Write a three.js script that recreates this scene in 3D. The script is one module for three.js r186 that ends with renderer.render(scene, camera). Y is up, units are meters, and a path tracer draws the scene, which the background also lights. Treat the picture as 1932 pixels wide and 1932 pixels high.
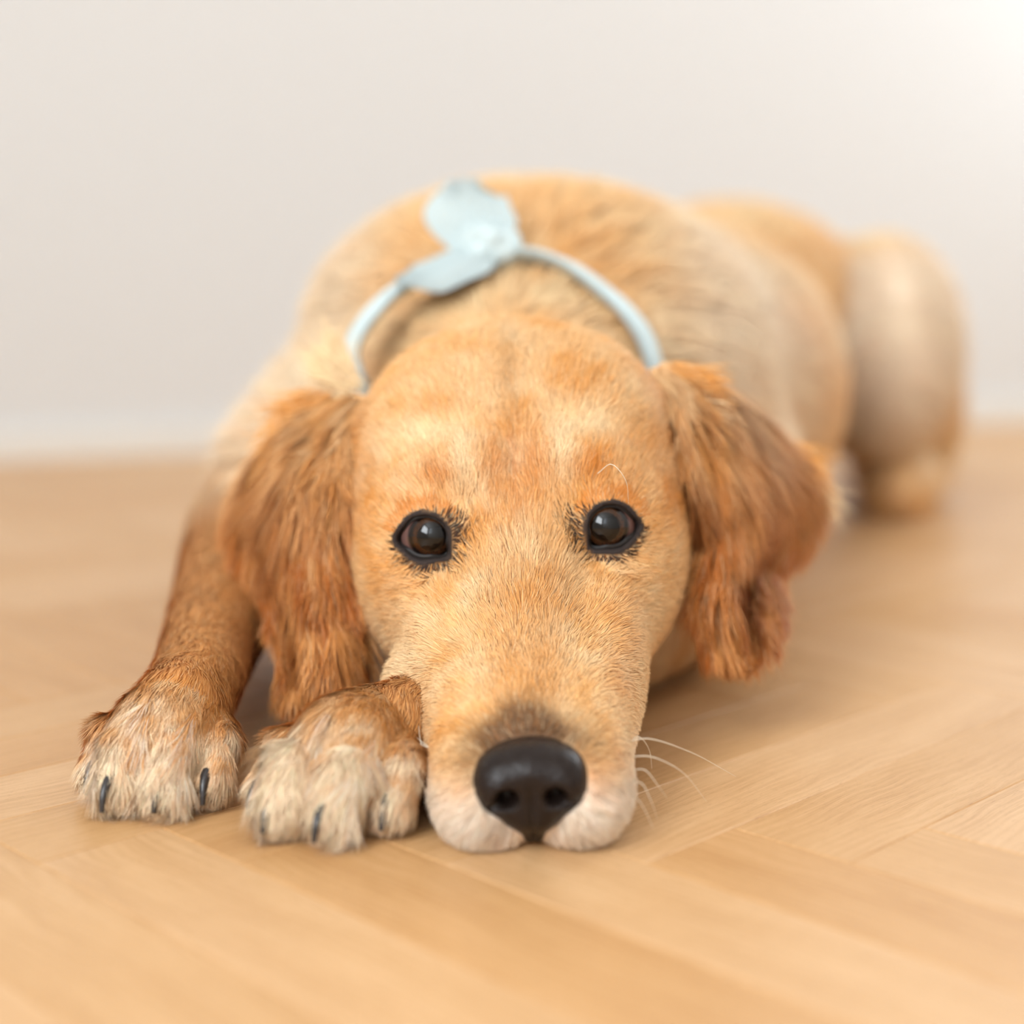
import * as THREE from 'three';
import { createNoise3D } from 'simplex-noise';
import { mergeGeometries } from 'three/addons/utils/BufferGeometryUtils.js';
import { RectAreaLightUniformsLib } from 'three/addons/lights/RectAreaLightUniformsLib.js';

/* ───────────── camera, sky, window light, exposure ───────────── */
const scene = new THREE.Scene();
const CAM_H = 0.193, PITCH = THREE.MathUtils.degToRad(8), FPX = 2800;
const camera = new THREE.PerspectiveCamera(2 * THREE.MathUtils.radToDeg(Math.atan(966 / FPX)), 1, 0.02, 60);
camera.position.set(0, CAM_H, 0);
camera.lookAt(0, CAM_H - Math.sin(PITCH), -Math.cos(PITCH));
camera.focus = 0.586;
camera.userData.fStop = 2.6;
scene.add(camera);

const renderer = new THREE.WebGLRenderer({ antialias: true });
renderer.toneMapping = THREE.LinearToneMapping;
renderer.toneMappingExposure = 1.0;
renderer.shadowMap.enabled = true;
scene.background = new THREE.Color(0.72, 0.84, 1.0);

// The room is turned 22 degrees to the lens. (a, b): a runs along the back wall to the right, b towards it.
const ROOM = { turn: THREE.MathUtils.degToRad(22), a0: -1.5, a1: 2.3, b0: -1.7, b1: 1.93, h: 2.6, t: 0.18 };
const roomPoint = (a, y, b) => new THREE.Vector3(a * Math.cos(ROOM.turn) - b * Math.sin(ROOM.turn), y, -(a * Math.sin(ROOM.turn) + b * Math.cos(ROOM.turn)));
// windows: wall, centre along it, sill, head, width
const WINDOWS = [
  { wall: 'front', c: -0.90, w: 1.0, y0: 1.05, y1: 2.5, power: 2.2 },
  { wall: 'left', c: -0.70, w: 1.5, y0: 0.85, y1: 2.45, power: 12.8 },
  { wall: 'right', c: 1.45, w: 0.8, y0: 0.6, y1: 2.3, power: 6.2 },
];
RectAreaLightUniformsLib.init();
for (const w of WINDOWS) {
  const L = new THREE.RectAreaLight(new THREE.Color(0.945, 0.995, 1.03), w.power, w.w - 0.12, w.y1 - w.y0 - 0.12);
  const yc = (w.y0 + w.y1) / 2, inset = 0.01;
  if (w.wall === 'front') { L.position.copy(roomPoint(w.c, yc, ROOM.b0 + inset)); L.lookAt(roomPoint(w.c, yc, ROOM.b0 + 2)); }
  if (w.wall === 'right') { L.position.copy(roomPoint(ROOM.a1 - inset, yc, w.c)); L.lookAt(roomPoint(ROOM.a1 - 2, yc, w.c)); }
  if (w.wall === 'left') { L.position.copy(roomPoint(ROOM.a0 + inset, yc, w.c)); L.lookAt(roomPoint(ROOM.a0 + 2, yc, w.c)); }
  L.name = 'window_daylight';
  scene.add(L);
}

/* ───────────── helpers ───────────── */
const FUR = 1.0;                                   // share of the hairs that are built
function rng(seed) { let s = seed >>> 0; return () => { s = (s + 0x6D2B79F5) >>> 0; let t = Math.imul(s ^ (s >>> 15), 1 | s); t = (t + Math.imul(t ^ (t >>> 7), 61 | t)) ^ t; return ((t ^ (t >>> 14)) >>> 0) / 4294967296; }; }
const N3 = createNoise3D(rng(7)), N3b = createNoise3D(rng(91));
const V = (x, y, z) => new THREE.Vector3(x, y, z);
const clamp = (x, a = 0, b = 1) => Math.min(b, Math.max(a, x));
const sst = (a, b, x) => { const t = clamp((x - a) / (b - a)); return t * t * (3 - 2 * t); };
const mix = (a, b, t) => a + (b - a) * t;
const srgb = (r, g, b) => { const c = new THREE.Color().setRGB(r / 255, g / 255, b / 255, THREE.SRGBColorSpace); return [c.r, c.g, c.b]; };
const mix3 = (a, b, t) => [mix(a[0], b[0], t), mix(a[1], b[1], t), mix(a[2], b[2], t)];
const std = (o) => new THREE.MeshStandardMaterial(o), phys = (o) => new THREE.MeshPhysicalMaterial(o);
// a point of the place: sideways, above the floor, and its distance from the lens along the floor
const at = (x, y, d) => V(x, y, -d);
// the same from a direction seen by the lens and that distance
function seen(px, py, d) {
  const cp = Math.cos(PITCH), sp = Math.sin(PITCH), t = (966 - py) / FPX;       // t = vy / depth
  const k = (t * cp - sp) / (cp + t * sp);                                      // (y - h) / d
  const depth = d * cp - k * d * sp;
  return V((px - 966) / FPX * depth, CAM_H + k * d, -d);
}
function tag(o, label, category, group, kind) {
  if (label) o.userData.label = label;
  if (category) o.userData.category = category;
  if (group) o.userData.group = group;
  if (kind) o.userData.kind = kind;
  return o;
}
function part(name, geometry, material, parent, label, kind) {
  const m = new THREE.Mesh(geometry, material);
  m.name = name; m.castShadow = m.receiveShadow = true;
  (parent ?? scene).add(m);
  return tag(m, label, null, null, kind);
}
const structure = (o) => { o.userData.kind = 'structure'; return o; };

/* distance fields */
const sEll = (x, y, z, cx, cy, cz, rx, ry, rz) => {
  const px = (x - cx) / rx, py = (y - cy) / ry, pz = (z - cz) / rz, k0 = Math.sqrt(px * px + py * py + pz * pz);
  const qx = px / rx, qy = py / ry, qz = pz / rz, k1 = Math.sqrt(qx * qx + qy * qy + qz * qz);
  return k1 < 1e-9 ? -Math.min(rx, ry, rz) : k0 * (k0 - 1) / k1;
};
const sCap = (x, y, z, ax, ay, az, ra, bx, by, bz, rb) => {
  const dx = bx - ax, dy = by - ay, dz = bz - az, t = clamp(((x - ax) * dx + (y - ay) * dy + (z - az) * dz) / (dx * dx + dy * dy + dz * dz));
  return Math.hypot(x - ax - dx * t, y - ay - dy * t, z - az - dz * t) - mix(ra, rb, t);
};
const smin = (a, b, k) => { const h = Math.max(k - Math.abs(a - b), 0) / k; return Math.min(a, b) - h * h * k * 0.25; };
const smax = (a, b, k) => -smin(-a, -b, k);

/* surface nets: field(x, y, z) < 0 inside; box [x0,y0,z0,x1,y1,z1]; cell size */
function surfaceNet(field, box, cell, colorOf) {
  const nx = Math.ceil((box[3] - box[0]) / cell) + 1, ny = Math.ceil((box[4] - box[1]) / cell) + 1, nz = Math.ceil((box[5] - box[2]) / cell) + 1;
  const f = new Float32Array(nx * ny * nz);
  for (let k = 0, i = 0; k < nz; k++) for (let j = 0; j < ny; j++) for (let l = 0; l < nx; l++) f[i++] = field(box[0] + l * cell, box[1] + j * cell, box[2] + k * cell);
  const id = new Int32Array(nx * ny * nz).fill(-1), pos = [], idx = [];
  const sx = 1, sy = nx, sz = nx * ny, off = [0, sx, sy, sx + sy, sz, sx + sz, sy + sz, sx + sy + sz];
  const E = [[0, 1], [2, 3], [4, 5], [6, 7], [0, 2], [1, 3], [4, 6], [5, 7], [0, 4], [1, 5], [2, 6], [3, 7]];
  for (let k = 0; k < nz - 1; k++) for (let j = 0; j < ny - 1; j++) for (let l = 0; l < nx - 1; l++) {
    const b = l + j * sy + k * sz;
    let m = 0;
    for (let c = 0; c < 8; c++) if (f[b + off[c]] < 0) m |= 1 << c;
    if (m === 0 || m === 255) continue;
    let X = 0, Y = 0, Z = 0, n = 0;
    for (const [p, q] of E) {
      if (((m >> p) & 1) === ((m >> q) & 1)) continue;
      const a = f[b + off[p]], c = f[b + off[q]], t = a / (a - c);
      X += mix(p & 1, q & 1, t); Y += mix((p >> 1) & 1, (q >> 1) & 1, t); Z += mix((p >> 2) & 1, (q >> 2) & 1, t); n++;
    }
    id[b] = pos.length / 3;
    pos.push(box[0] + (l + X / n) * cell, box[1] + (j + Y / n) * cell, box[2] + (k + Z / n) * cell);
  }
  const quad = (a, b, c, d, flip) => { if (a < 0 || b < 0 || c < 0 || d < 0) return; flip ? idx.push(a, c, b, a, d, c) : idx.push(a, b, c, a, c, d); };
  for (let k = 1; k < nz - 1; k++) for (let j = 1; j < ny - 1; j++) for (let l = 1; l < nx - 1; l++) {
    const b = l + j * sy + k * sz, s = f[b] < 0;
    if (s !== f[b + sx] < 0) quad(id[b - sy - sz], id[b - sz], id[b], id[b - sy], !s);
    if (s !== f[b + sy] < 0) quad(id[b - sx - sz], id[b - sx], id[b], id[b - sz], !s);
    if (s !== f[b + sz] < 0) quad(id[b - sx - sy], id[b - sy], id[b], id[b - sx], !s);
  }
  const P = new Float32Array(pos), Nn = new Float32Array(pos.length), C = colorOf ? new Float32Array(pos.length) : null, e = cell * 0.5;
  for (let i = 0; i < P.length; i += 3) {
    const x = P[i], y = P[i + 1], z = P[i + 2];
    let gx = field(x + e, y, z) - field(x - e, y, z), gy = field(x, y + e, z) - field(x, y - e, z), gz = field(x, y, z + e) - field(x, y, z - e);
    const l = Math.hypot(gx, gy, gz) || 1;
    Nn[i] = gx / l; Nn[i + 1] = gy / l; Nn[i + 2] = gz / l;
    if (C) { const c = colorOf(x, y, z); C[i] = c[0]; C[i + 1] = c[1]; C[i + 2] = c[2]; }
  }
  const g = new THREE.BufferGeometry();
  g.setAttribute('position', new THREE.BufferAttribute(P, 3));
  g.setAttribute('normal', new THREE.BufferAttribute(Nn, 3));
  if (C) g.setAttribute('color', new THREE.BufferAttribute(C, 3));
  g.setIndex(idx);
  return g;
}
// a strip or grid of points to a smooth sheet geometry: rows of THREE.Vector3
function gridGeometry(rows, closeU = false) {
  const nv = rows.length, nu = rows[0].length, p = [], uv = [], idx = [];
  rows.forEach((r, j) => r.forEach((q, i) => { p.push(q.x, q.y, q.z); uv.push(i / (nu - 1), j / (nv - 1)); }));
  for (let j = 0; j < nv - 1; j++) for (let i = 0; i < nu - (closeU ? 0 : 1); i++) {
    const a = j * nu + i, b = j * nu + (i + 1) % nu, c = a + nu, d = b + nu;
    idx.push(a, c, b, b, c, d);
  }
  const g = new THREE.BufferGeometry();
  g.setAttribute('position', new THREE.Float32BufferAttribute(p, 3));
  g.setAttribute('uv', new THREE.Float32BufferAttribute(uv, 2));
  g.setIndex(idx); g.computeVertexNormals();
  return g;
}
const tubeThrough = (pts, r0, r1, seg = 12, sides = 5) => {
  const c = new THREE.CatmullRomCurve3(pts), fr = c.computeFrenetFrames(seg), rows = [];
  for (let i = 0; i <= seg; i++) {
    const q = c.getPointAt(i / seg), r = mix(r0, r1, i / seg), row = [];
    for (let k = 0; k <= sides; k++) { const a = -k / sides * Math.PI * 2; row.push(q.clone().addScaledVector(fr.normals[i], r * Math.cos(a)).addScaledVector(fr.binormals[i], r * Math.sin(a))); }
    rows.push(row);
  }
  return gridGeometry(rows);
};

/* hairs: flat tapering ribbons, many in one mesh */
class Hairs {
  constructor(max, seg) { this.seg = seg; this.vp = 2 * seg + 1; this.P = new Float32Array(max * this.vp * 3); this.N = new Float32Array(max * this.vp * 3); this.C = new Float32Array(max * this.vp * 3); this.n = 0; this.max = max; }
  // root, surface normal, flow (tangent), length, lift at root and tip (radians), width, colour, curl sideways
  add(p, n, t, len, lift0, lift1, width, col, curl = 0, floorY = 0.0006) {
    if (this.n >= this.max) return;
    let o = this.n * this.vp * 3; this.n++;
    const bx = n[1] * t[2] - n[2] * t[1], by = n[2] * t[0] - n[0] * t[2], bz = n[0] * t[1] - n[1] * t[0];
    let x = p[0], y = p[1], z = p[2];
    const st = len / this.seg, { P, N, C, seg } = this;
    for (let i = 0; i <= seg; i++) {
      const s = i / seg, a = mix(lift0, lift1, s), ca = Math.cos(a), sa = Math.sin(a), cu = curl * s, w = width * 0.5 * (i === 0 ? 0.8 : 1 - s * s * 0.75);
      let dx = t[0] * ca + n[0] * sa + bx * cu, dy = t[1] * ca + n[1] * sa + by * cu, dz = t[2] * ca + n[2] * sa + bz * cu;
      // normal of the ribbon, across flow: the surface's, tipped with the hair
      let nx = n[0] * ca - t[0] * sa * 0.6, ny = n[1] * ca - t[1] * sa * 0.6, nz = n[2] * ca - t[2] * sa * 0.6;
      const nl = Math.hypot(nx, ny, nz) || 1; nx /= nl; ny /= nl; nz /= nl;
      const put = (k) => { P[o] = x + bx * k; P[o + 1] = Math.max(floorY, y + by * k); P[o + 2] = z + bz * k; N[o] = nx; N[o + 1] = ny; N[o + 2] = nz; C[o] = col[0]; C[o + 1] = col[1]; C[o + 2] = col[2]; o += 3; };
      if (i === seg) put(0); else { put(-w); put(w); }
      x += dx * st; y += dy * st; z += dz * st;
    }
  }
  geometry() {
    const { n, vp, seg } = this, idx = new Uint32Array(n * (2 * seg - 1) * 3);
    let q = 0;
    for (let k = 0; k < n; k++) {
      const b = k * vp;
      for (let i = 0; i < seg - 1; i++) { const a = b + 2 * i; idx[q++] = a; idx[q++] = a + 2; idx[q++] = a + 1; idx[q++] = a + 1; idx[q++] = a + 2; idx[q++] = a + 3; }
      const a = b + 2 * (seg - 1); idx[q++] = a; idx[q++] = a + 2; idx[q++] = a + 1;
    }
    const g = new THREE.BufferGeometry(), m = n * vp * 3;
    g.setAttribute('position', new THREE.BufferAttribute(this.P.subarray(0, m), 3));
    g.setAttribute('normal', new THREE.BufferAttribute(this.N.subarray(0, m), 3));
    g.setAttribute('color', new THREE.BufferAttribute(this.C.subarray(0, m), 3));
    g.setIndex(new THREE.BufferAttribute(idx, 1));
    return g;
  }
}
// scatter over a geometry by area: each(p, n, rand)
function scatter(g, count, seed, each) {
  const R = rng(seed), P = g.attributes.position.array, Nn = g.attributes.normal.array, I = g.index.array, nt = I.length / 3, cdf = new Float64Array(nt);
  let s = 0;
  for (let t = 0; t < nt; t++) {
    const a = I[t * 3] * 3, b = I[t * 3 + 1] * 3, c = I[t * 3 + 2] * 3;
    const ux = P[b] - P[a], uy = P[b + 1] - P[a + 1], uz = P[b + 2] - P[a + 2], vx = P[c] - P[a], vy = P[c + 1] - P[a + 1], vz = P[c + 2] - P[a + 2];
    s += Math.hypot(uy * vz - uz * vy, uz * vx - ux * vz, ux * vy - uy * vx) / 2; cdf[t] = s;
  }
  for (let k = 0; k < count; k++) {
    const w = R() * s; let lo = 0, hi = nt - 1;
    while (lo < hi) { const m = (lo + hi) >> 1; if (cdf[m] < w) lo = m + 1; else hi = m; }
    let u = R(), v = R(); if (u + v > 1) { u = 1 - u; v = 1 - v; }
    const a = I[lo * 3] * 3, b = I[lo * 3 + 1] * 3, c = I[lo * 3 + 2] * 3, q = 1 - u - v, p = [0, 0, 0], n = [0, 0, 0];
    for (let d = 0; d < 3; d++) { p[d] = P[a + d] * q + P[b + d] * u + P[c + d] * v; n[d] = Nn[a + d] * q + Nn[b + d] * u + Nn[c + d] * v; }
    const l = Math.hypot(...n) || 1; n[0] /= l; n[1] /= l; n[2] /= l;
    each(p, n, R);
  }
}
const tangent = (f, n) => { const d = f[0] * n[0] + f[1] * n[1] + f[2] * n[2]; let x = f[0] - n[0] * d, y = f[1] - n[1] * d, z = f[2] - n[2] * d; const l = Math.hypot(x, y, z); return l < 1e-6 ? null : [x / l, y / l, z / l]; };

/* ───────────── floor: herringbone boards ───────────── */
const BOARD = { w: 0.05, n: 6, d0: 0.53, x0: 0.0822, thick: 0.012 };
function woodTextures(seed) {
  const R = rng(seed), W = 2048, H = 384, col = new Uint8Array(W * H * 4);
  const sh = R() * 100, base = [[209, 165, 115], [204, 157, 105], [213, 170, 122], [207, 162, 111]][seed % 4];
  const c0 = srgb(...base), c1 = srgb(base[0] - 44, base[1] - 52, base[2] - 54), c2 = srgb(base[0] + 14, base[1] + 17, base[2] + 22);
  const enc = (x) => Math.round(255 * (x <= 0.0031308 ? 12.92 * x : 1.055 * Math.pow(x, 1 / 2.4) - 0.055));
  for (let j = 0; j < H; j++) for (let i = 0; i < W; i++) {
    const u = i / W * 0.30, v = j / H * 0.05;                      // metres on the board
    const bend = 0.004 * N3(u * 7 + sh, v * 10, sh) + 0.0015 * N3(u * 22, v * 30 + sh, 2 * sh);
    const ring = 0.5 + 0.5 * Math.sin((v + bend) * 1500 + 4 * N3(u * 4, v * 60, sh + 5));
    const fine = N3(u * 25 + sh, (v + bend * 0.6) * 2200, sh), fine2 = N3b(u * 60 + sh, (v + bend * 0.6) * 4200, sh), pore = N3b(u * 90 + sh, (v + bend * 0.5) * 3000, sh + 9);
    const broad = N3(u * 9, v * 45 + sh, sh + 20);
    let t = 0.16 * ring + 0.38 * (fine * 0.5 + 0.5) + 0.24 * (fine2 * .5 + .5) + 0.22 * (broad * 0.5 + 0.5);
    const pr = pore > 0.62 ? (pore - 0.62) * 2.4 : 0;
    let c = t < 0.45 ? mix3(c2, c0, t / 0.45) : mix3(c0, c1, (t - 0.45) / 0.75);
    c = mix3(c, srgb(150, 98, 52), clamp(pr) * 0.75);
    const o = (j * W + i) * 4;
    col[o] = enc(c[0]); col[o + 1] = enc(c[1]); col[o + 2] = enc(c[2]); col[o + 3] = 255;
  }
  const mk = (d, s) => { const t = new THREE.DataTexture(d, W, H, THREE.RGBAFormat); t.magFilter = THREE.LinearFilter; t.minFilter = THREE.LinearFilter; t.wrapS = t.wrapT = THREE.RepeatWrapping; if (s) t.colorSpace = THREE.SRGBColorSpace; t.needsUpdate = true; return t; };
  return { map: mk(col, true) };
}
const boardMaterials = [0, 1, 2, 3].map((k) => { const t = woodTextures(k + 40); return phys({ map: t.map, roughness: 0.38, specularIntensity: 1.0 }); });
function boardGeometry() {
  const L = BOARD.w * BOARD.n - 0.0002, W = BOARD.w - 0.0002, c = 0.0005, T = BOARD.thick;
  const p = [], uv = [], idx = [];
  const ring = (l, w, y) => { for (const [x, z] of [[0, 0], [1, 0], [1, 1], [0, 1]]) { const X = x ? L - l : l, Z = z ? W - w : w; p.push(X, y, Z); uv.push(X / 0.30, Z / BOARD.w); } };
  ring(c, c, 0); ring(0, 0, -c); ring(0, 0, -T);
  idx.push(0, 2, 1, 0, 3, 2, 8, 9, 10, 8, 10, 11);
  for (let r = 0; r < 2; r++) for (let k = 0; k < 4; k++) { const a = r * 4 + k, b = r * 4 + (k + 1) % 4; idx.push(a, b, a + 4, b, b + 4, a + 4); }
  const g = new THREE.BufferGeometry();
  g.setAttribute('position', new THREE.Float32BufferAttribute(p, 3)); g.setAttribute('uv', new THREE.Float32BufferAttribute(uv, 2)); g.setIndex(idx);
  const h = g.toNonIndexed(); h.computeVertexNormals(); return h;
}
{
  const R = rng(5), G = boardGeometry(), s = Math.SQRT1_2, W = BOARD.w, n = BOARD.n;
  const corners = [[ROOM.a0, ROOM.b0], [ROOM.a1, ROOM.b0], [ROOM.a1, ROOM.b1], [ROOM.a0, ROOM.b1]].map(([a, b]) => roomPoint(a, 0, b));
  const slabShape = new THREE.Shape(corners.map((c) => new THREE.Vector2(c.x, -c.z)));
  const slab = new THREE.ExtrudeGeometry(slabShape, { depth: 0.1, bevelEnabled: false }); slab.rotateX(-Math.PI / 2); slab.translate(0, -0.1 - BOARD.thick, 0);
  const floor = structure(part('floor', slab, std({ color: 0x8a6a48, roughness: 0.9 })));
  tag(floor, 'pale oak herringbone parquet floor under the dog');
  // u runs right and away, v right and towards the lens
  const toWorld = (u, v) => [BOARD.x0 + (u + v) * W * s, -(BOARD.d0 + (u - v) * W * s)];
  const list = [];
  for (let m = -12; m <= 12; m++) for (let k = -120; k <= 120; k++) for (const kind of [0, 1]) {
    const u0 = kind ? k + n + 2 * n * m : k + 2 * n * m, v0 = kind ? k + 1 - n : k, lu = kind ? 1 : n, lv = kind ? n : 1;
    const mid = toWorld(u0 + lu / 2, v0 + lv / 2), p = V(mid[0], 0, mid[1]);
    const ct = Math.cos(ROOM.turn), st = Math.sin(ROOM.turn), a = p.x * ct - p.z * st, b = -p.x * st - p.z * ct;
    const pad = 0.12;
    if (a < ROOM.a0 - pad || a > ROOM.a1 + pad || b < ROOM.b0 - pad || b > ROOM.b1 + pad) continue;
    const d = -p.z, inView = d > 0.2 && Math.abs(p.x) < d * 0.36 + 0.25;
    list.push({ kind, u0, v0, d, rank: inView ? d : 100 + Math.hypot(p.x, p.z), mat: Math.floor(R() * 4), flip: R() < 0.5 });
  }
  list.sort((p, q) => p.rank - q.rank);
  const rest = [[], [], [], []];
  list.forEach((q, i) => {
    const [x, z] = toWorld(q.u0, q.v0 + (q.kind ? n : 0));                 // corner the board's own axes start from
    const M = new THREE.Matrix4(), L = W * n;
    if (q.kind) { const o = toWorld(q.u0 + 1, q.v0), e = toWorld(q.u0, q.v0); // long side along v
      M.makeBasis(V(s, 0, s), V(0, 1, 0), V(-s, 0, s)); M.setPosition(o[0], 0, o[1]); }
    else { const o = toWorld(q.u0, q.v0); M.makeBasis(V(s, 0, -s), V(0, 1, 0), V(s, 0, s)); M.setPosition(o[0], 0, o[1]); }
    if (q.flip) M.multiply(new THREE.Matrix4().makeTranslation(L, 0, W)).multiply(new THREE.Matrix4().makeRotationY(Math.PI));
    if (i < 300) { const b = part('floorboard', G, boardMaterials[q.mat], floor); b.applyMatrix4(M); if (i) b.name = 'floorboard_' + String(i).padStart(3, '0'); }
    else rest[q.mat].push(G.clone().applyMatrix4(M));
  });
  rest.forEach((gs, k) => gs.length && part('floorboards_beyond', mergeGeometries(gs), boardMaterials[k], floor, null, 'stuff'));
}

/* ───────────── walls, windows, baseboards ───────────── */
const plaster = std({ color: new THREE.Color().setRGB(0.71, 0.71, 0.70), roughness: 0.92 });
const whitePaint = std({ color: new THREE.Color().setRGB(0.78, 0.76, 0.71), roughness: 0.5 });
const glass = phys({ color: 0xffffff, transmission: 1, thickness: 0, roughness: 0.02 });
{
  const { a0, a1, b0, b1, h, t } = ROOM;
  const boxAB = (A0, A1, y0, y1, B0, B1) => { const g = new THREE.BoxGeometry(A1 - A0, y1 - y0, B1 - B0); const M = new THREE.Matrix4().makeRotationY(ROOM.turn); g.translate((A0 + A1) / 2, (y0 + y1) / 2, -(B0 + B1) / 2); g.applyMatrix4(M); return g; };
  const wall = (name, A0, A1, B0, B1, along, wins, mat = plaster) => {
    const gs = [];
    const put = (s0, s1, y0, y1) => { if (s1 - s0 > 1e-4 && y1 - y0 > 1e-4) gs.push(along === 'a' ? boxAB(s0, s1, y0, y1, B0, B1) : boxAB(A0, A1, y0, y1, s0, s1)); };
    const S0 = along === 'a' ? A0 : B0, S1 = along === 'a' ? A1 : B1;
    let s = S0;
    for (const w of wins) { put(s, w.c - w.w / 2, -0.1, h); put(w.c - w.w / 2, w.c + w.w / 2, -0.1, w.y0); put(w.c - w.w / 2, w.c + w.w / 2, w.y1, h); s = w.c + w.w / 2; }
    put(s, S1, -0.1, h);
    const m = structure(part(name, mergeGeometries(gs), mat));
    return m;
  };
  const of = (k) => WINDOWS.filter((w) => w.wall === k);
  tag(wall('wall_back', a0 - t, a1 + t, b1, b1 + t, 'a', []), 'plain off-white plaster wall behind the dog');
  tag(wall('wall_front', a0 - t, a1 + t, b0 - t, b0, 'a', of('front')), 'off-white wall with the tall window facing the dog');
  tag(wall('wall_left', a0 - t, a0, b0, b1, 'b', of('left')), 'off-white side wall beside the dog with a window');
  tag(wall('wall_right', a1, a1 + t, b0, b1, 'b', of('right')), 'off-white side wall with the narrow window near the rump');
  const ceil = structure(part('ceiling', boxAB(a0 - t, a1 + t, h, h + 0.15, b0 - t, b1 + t), plaster)); tag(ceil, 'flat off-white ceiling');
  WINDOWS.forEach((w, i) => {
    const o = new THREE.Group(); o.name = 'window_' + (i + 1); scene.add(o); structure(o);
    tag(o, ['white framed window facing the dog', 'wide white framed window beside the paws', 'narrow white framed window beside the rump'][i]);
    const bar = (s0, s1, y0, y1, nm, mat, th = 0.05) => { const dd = 0.06; part(nm, w.wall === 'front' ? boxAB(s0, s1, y0, y1, b0 - dd - th, b0 - dd) : w.wall === 'right' ? boxAB(a1 + dd, a1 + dd + th, y0, y1, s0, s1) : boxAB(a0 - dd - th, a0 - dd, y0, y1, s0, s1), mat, o); };
    const l = w.c - w.w / 2, r = w.c + w.w / 2, f = 0.05;
    bar(l, l + f, w.y0, w.y1, 'frame_stile', whitePaint); bar(r - f, r, w.y0, w.y1, 'frame_stile', whitePaint); bar(w.c - f / 2, w.c + f / 2, w.y0 + f, w.y1 - f, 'mullion', whitePaint);
    bar(l + f, r - f, w.y0, w.y0 + f, 'frame_rail', whitePaint); bar(l + f, r - f, w.y1 - f, w.y1, 'frame_rail', whitePaint);
    bar(l + f, w.c - f / 2, w.y0 + f, w.y1 - f, 'pane', glass, 0.004); bar(w.c + f / 2, r - f, w.y0 + f, w.y1 - f, 'pane', glass, 0.004);
  });
  for (const [nm, g, lb] of [['baseboard_back', boxAB(a0, a1, 0, 0.035, b1 - 0.012, b1), 'low painted skirting at the foot of the back wall'], ['baseboard_left', boxAB(a0, a0 + 0.012, 0, 0.035, b0, b1 - 0.012), 'low painted skirting of the left wall'], ['baseboard_right', boxAB(a1 - 0.012, a1, 0, 0.035, b0, b1 - 0.012), 'low painted skirting of the right wall'], ['baseboard_front', boxAB(a0 + .012, a1 - .012, 0, 0.035, b0, b0 + 0.012), 'low painted skirting of the front wall']])
    tag(structure(part(nm, g, whitePaint)), lb);
}

/* ───────────── the dog: body as one distance field ───────────── */
// head axes: X sideways, Y up, Z back from the nose; the head leans a little to one side
const HEAD = { x0: 0.0080, d0: 0.5, roll: THREE.MathUtils.degToRad(3.2) };
const HC = Math.cos(HEAD.roll), HS = Math.sin(HEAD.roll);
const toHead = (x, y, z) => { const dx = x - HEAD.x0; return [dx * HC + y * HS, -dx * HS + y * HC, -z - HEAD.d0]; };
const fromHead = (X, Y, Z) => V(HEAD.x0 + X * HC - Y * HS, X * HS + Y * HC, -(HEAD.d0 + Z));
const headDir = (X, Y, Z) => [X * HC - Y * HS, X * HS + Y * HC, -Z];

const EYE = { x: 0.0365, y: 0.0985, z: 0.1165, R: 0.0132 };
// eye axes: forward looks out of the head
const eyeAxes = (side) => {
  const f = V(side * 0.20, 0.10, -1).normalize(), r = V(1, 0, 0).addScaledVector(f, -f.x).normalize(), u = new THREE.Vector3().crossVectors(r, f).negate();
  return { f, r, u: u.y < 0 ? u.negate() : u };
};
const EYES = [-1, 1].map((side) => ({ side, c: V(side * EYE.x, EYE.y, EYE.z), ...eyeAxes(side) }));
// lid opening: distance from the eye's axis to the lid edge, by the angle round it (0 = towards the ear, pi = towards the nose)
function lidEdge(a) {
  const c = Math.cos(a), s = Math.sin(a);
  let r = 1 / Math.sqrt((c / 0.0096) ** 2 + (s / (s > 0 ? 0.0089 : 0.0089)) ** 2);
  const outer = Math.cos(a + 0.05), inner = Math.cos(a - Math.PI - 0.72);
  r += 0.0026 * Math.pow(Math.max(0, outer), 18) + 0.0024 * Math.pow(Math.max(0, inner), 18);
  return Math.min(r, EYE.R * 0.94);
}
function eyeCoords(e, X, Y, Z) {
  const dx = X - e.c.x, dy = Y - e.c.y, dz = Z - e.c.z;
  const w = dx * e.f.x + dy * e.f.y + dz * e.f.z, a = (dx * e.r.x + dy * e.r.y + dz * e.r.z) * e.side, b = dx * e.u.x + dy * e.u.y + dz * e.u.z;
  return [a, b, w];
}
function noseSolid(x, Y, Z) {
  let d = sEll(x, Y, Z, 0, 0.0295, 0.0120, 0.0185, 0.0110, 0.0150);
  d = smin(d, sEll(x, Y, Z, 0.0115, 0.0255, 0.0075, 0.0090, 0.0100, 0.0110), 0.005);
  d = smin(d, sEll(x, Y, Z, 0, 0.0175, 0.0090, 0.0125, 0.0105, 0.0105), 0.006);
  d = smin(d, sEll(x, Y, Z, 0, 0.0080, 0.0135, 0.0050, 0.0070, 0.0060), 0.005);
  return d;
}
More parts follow.
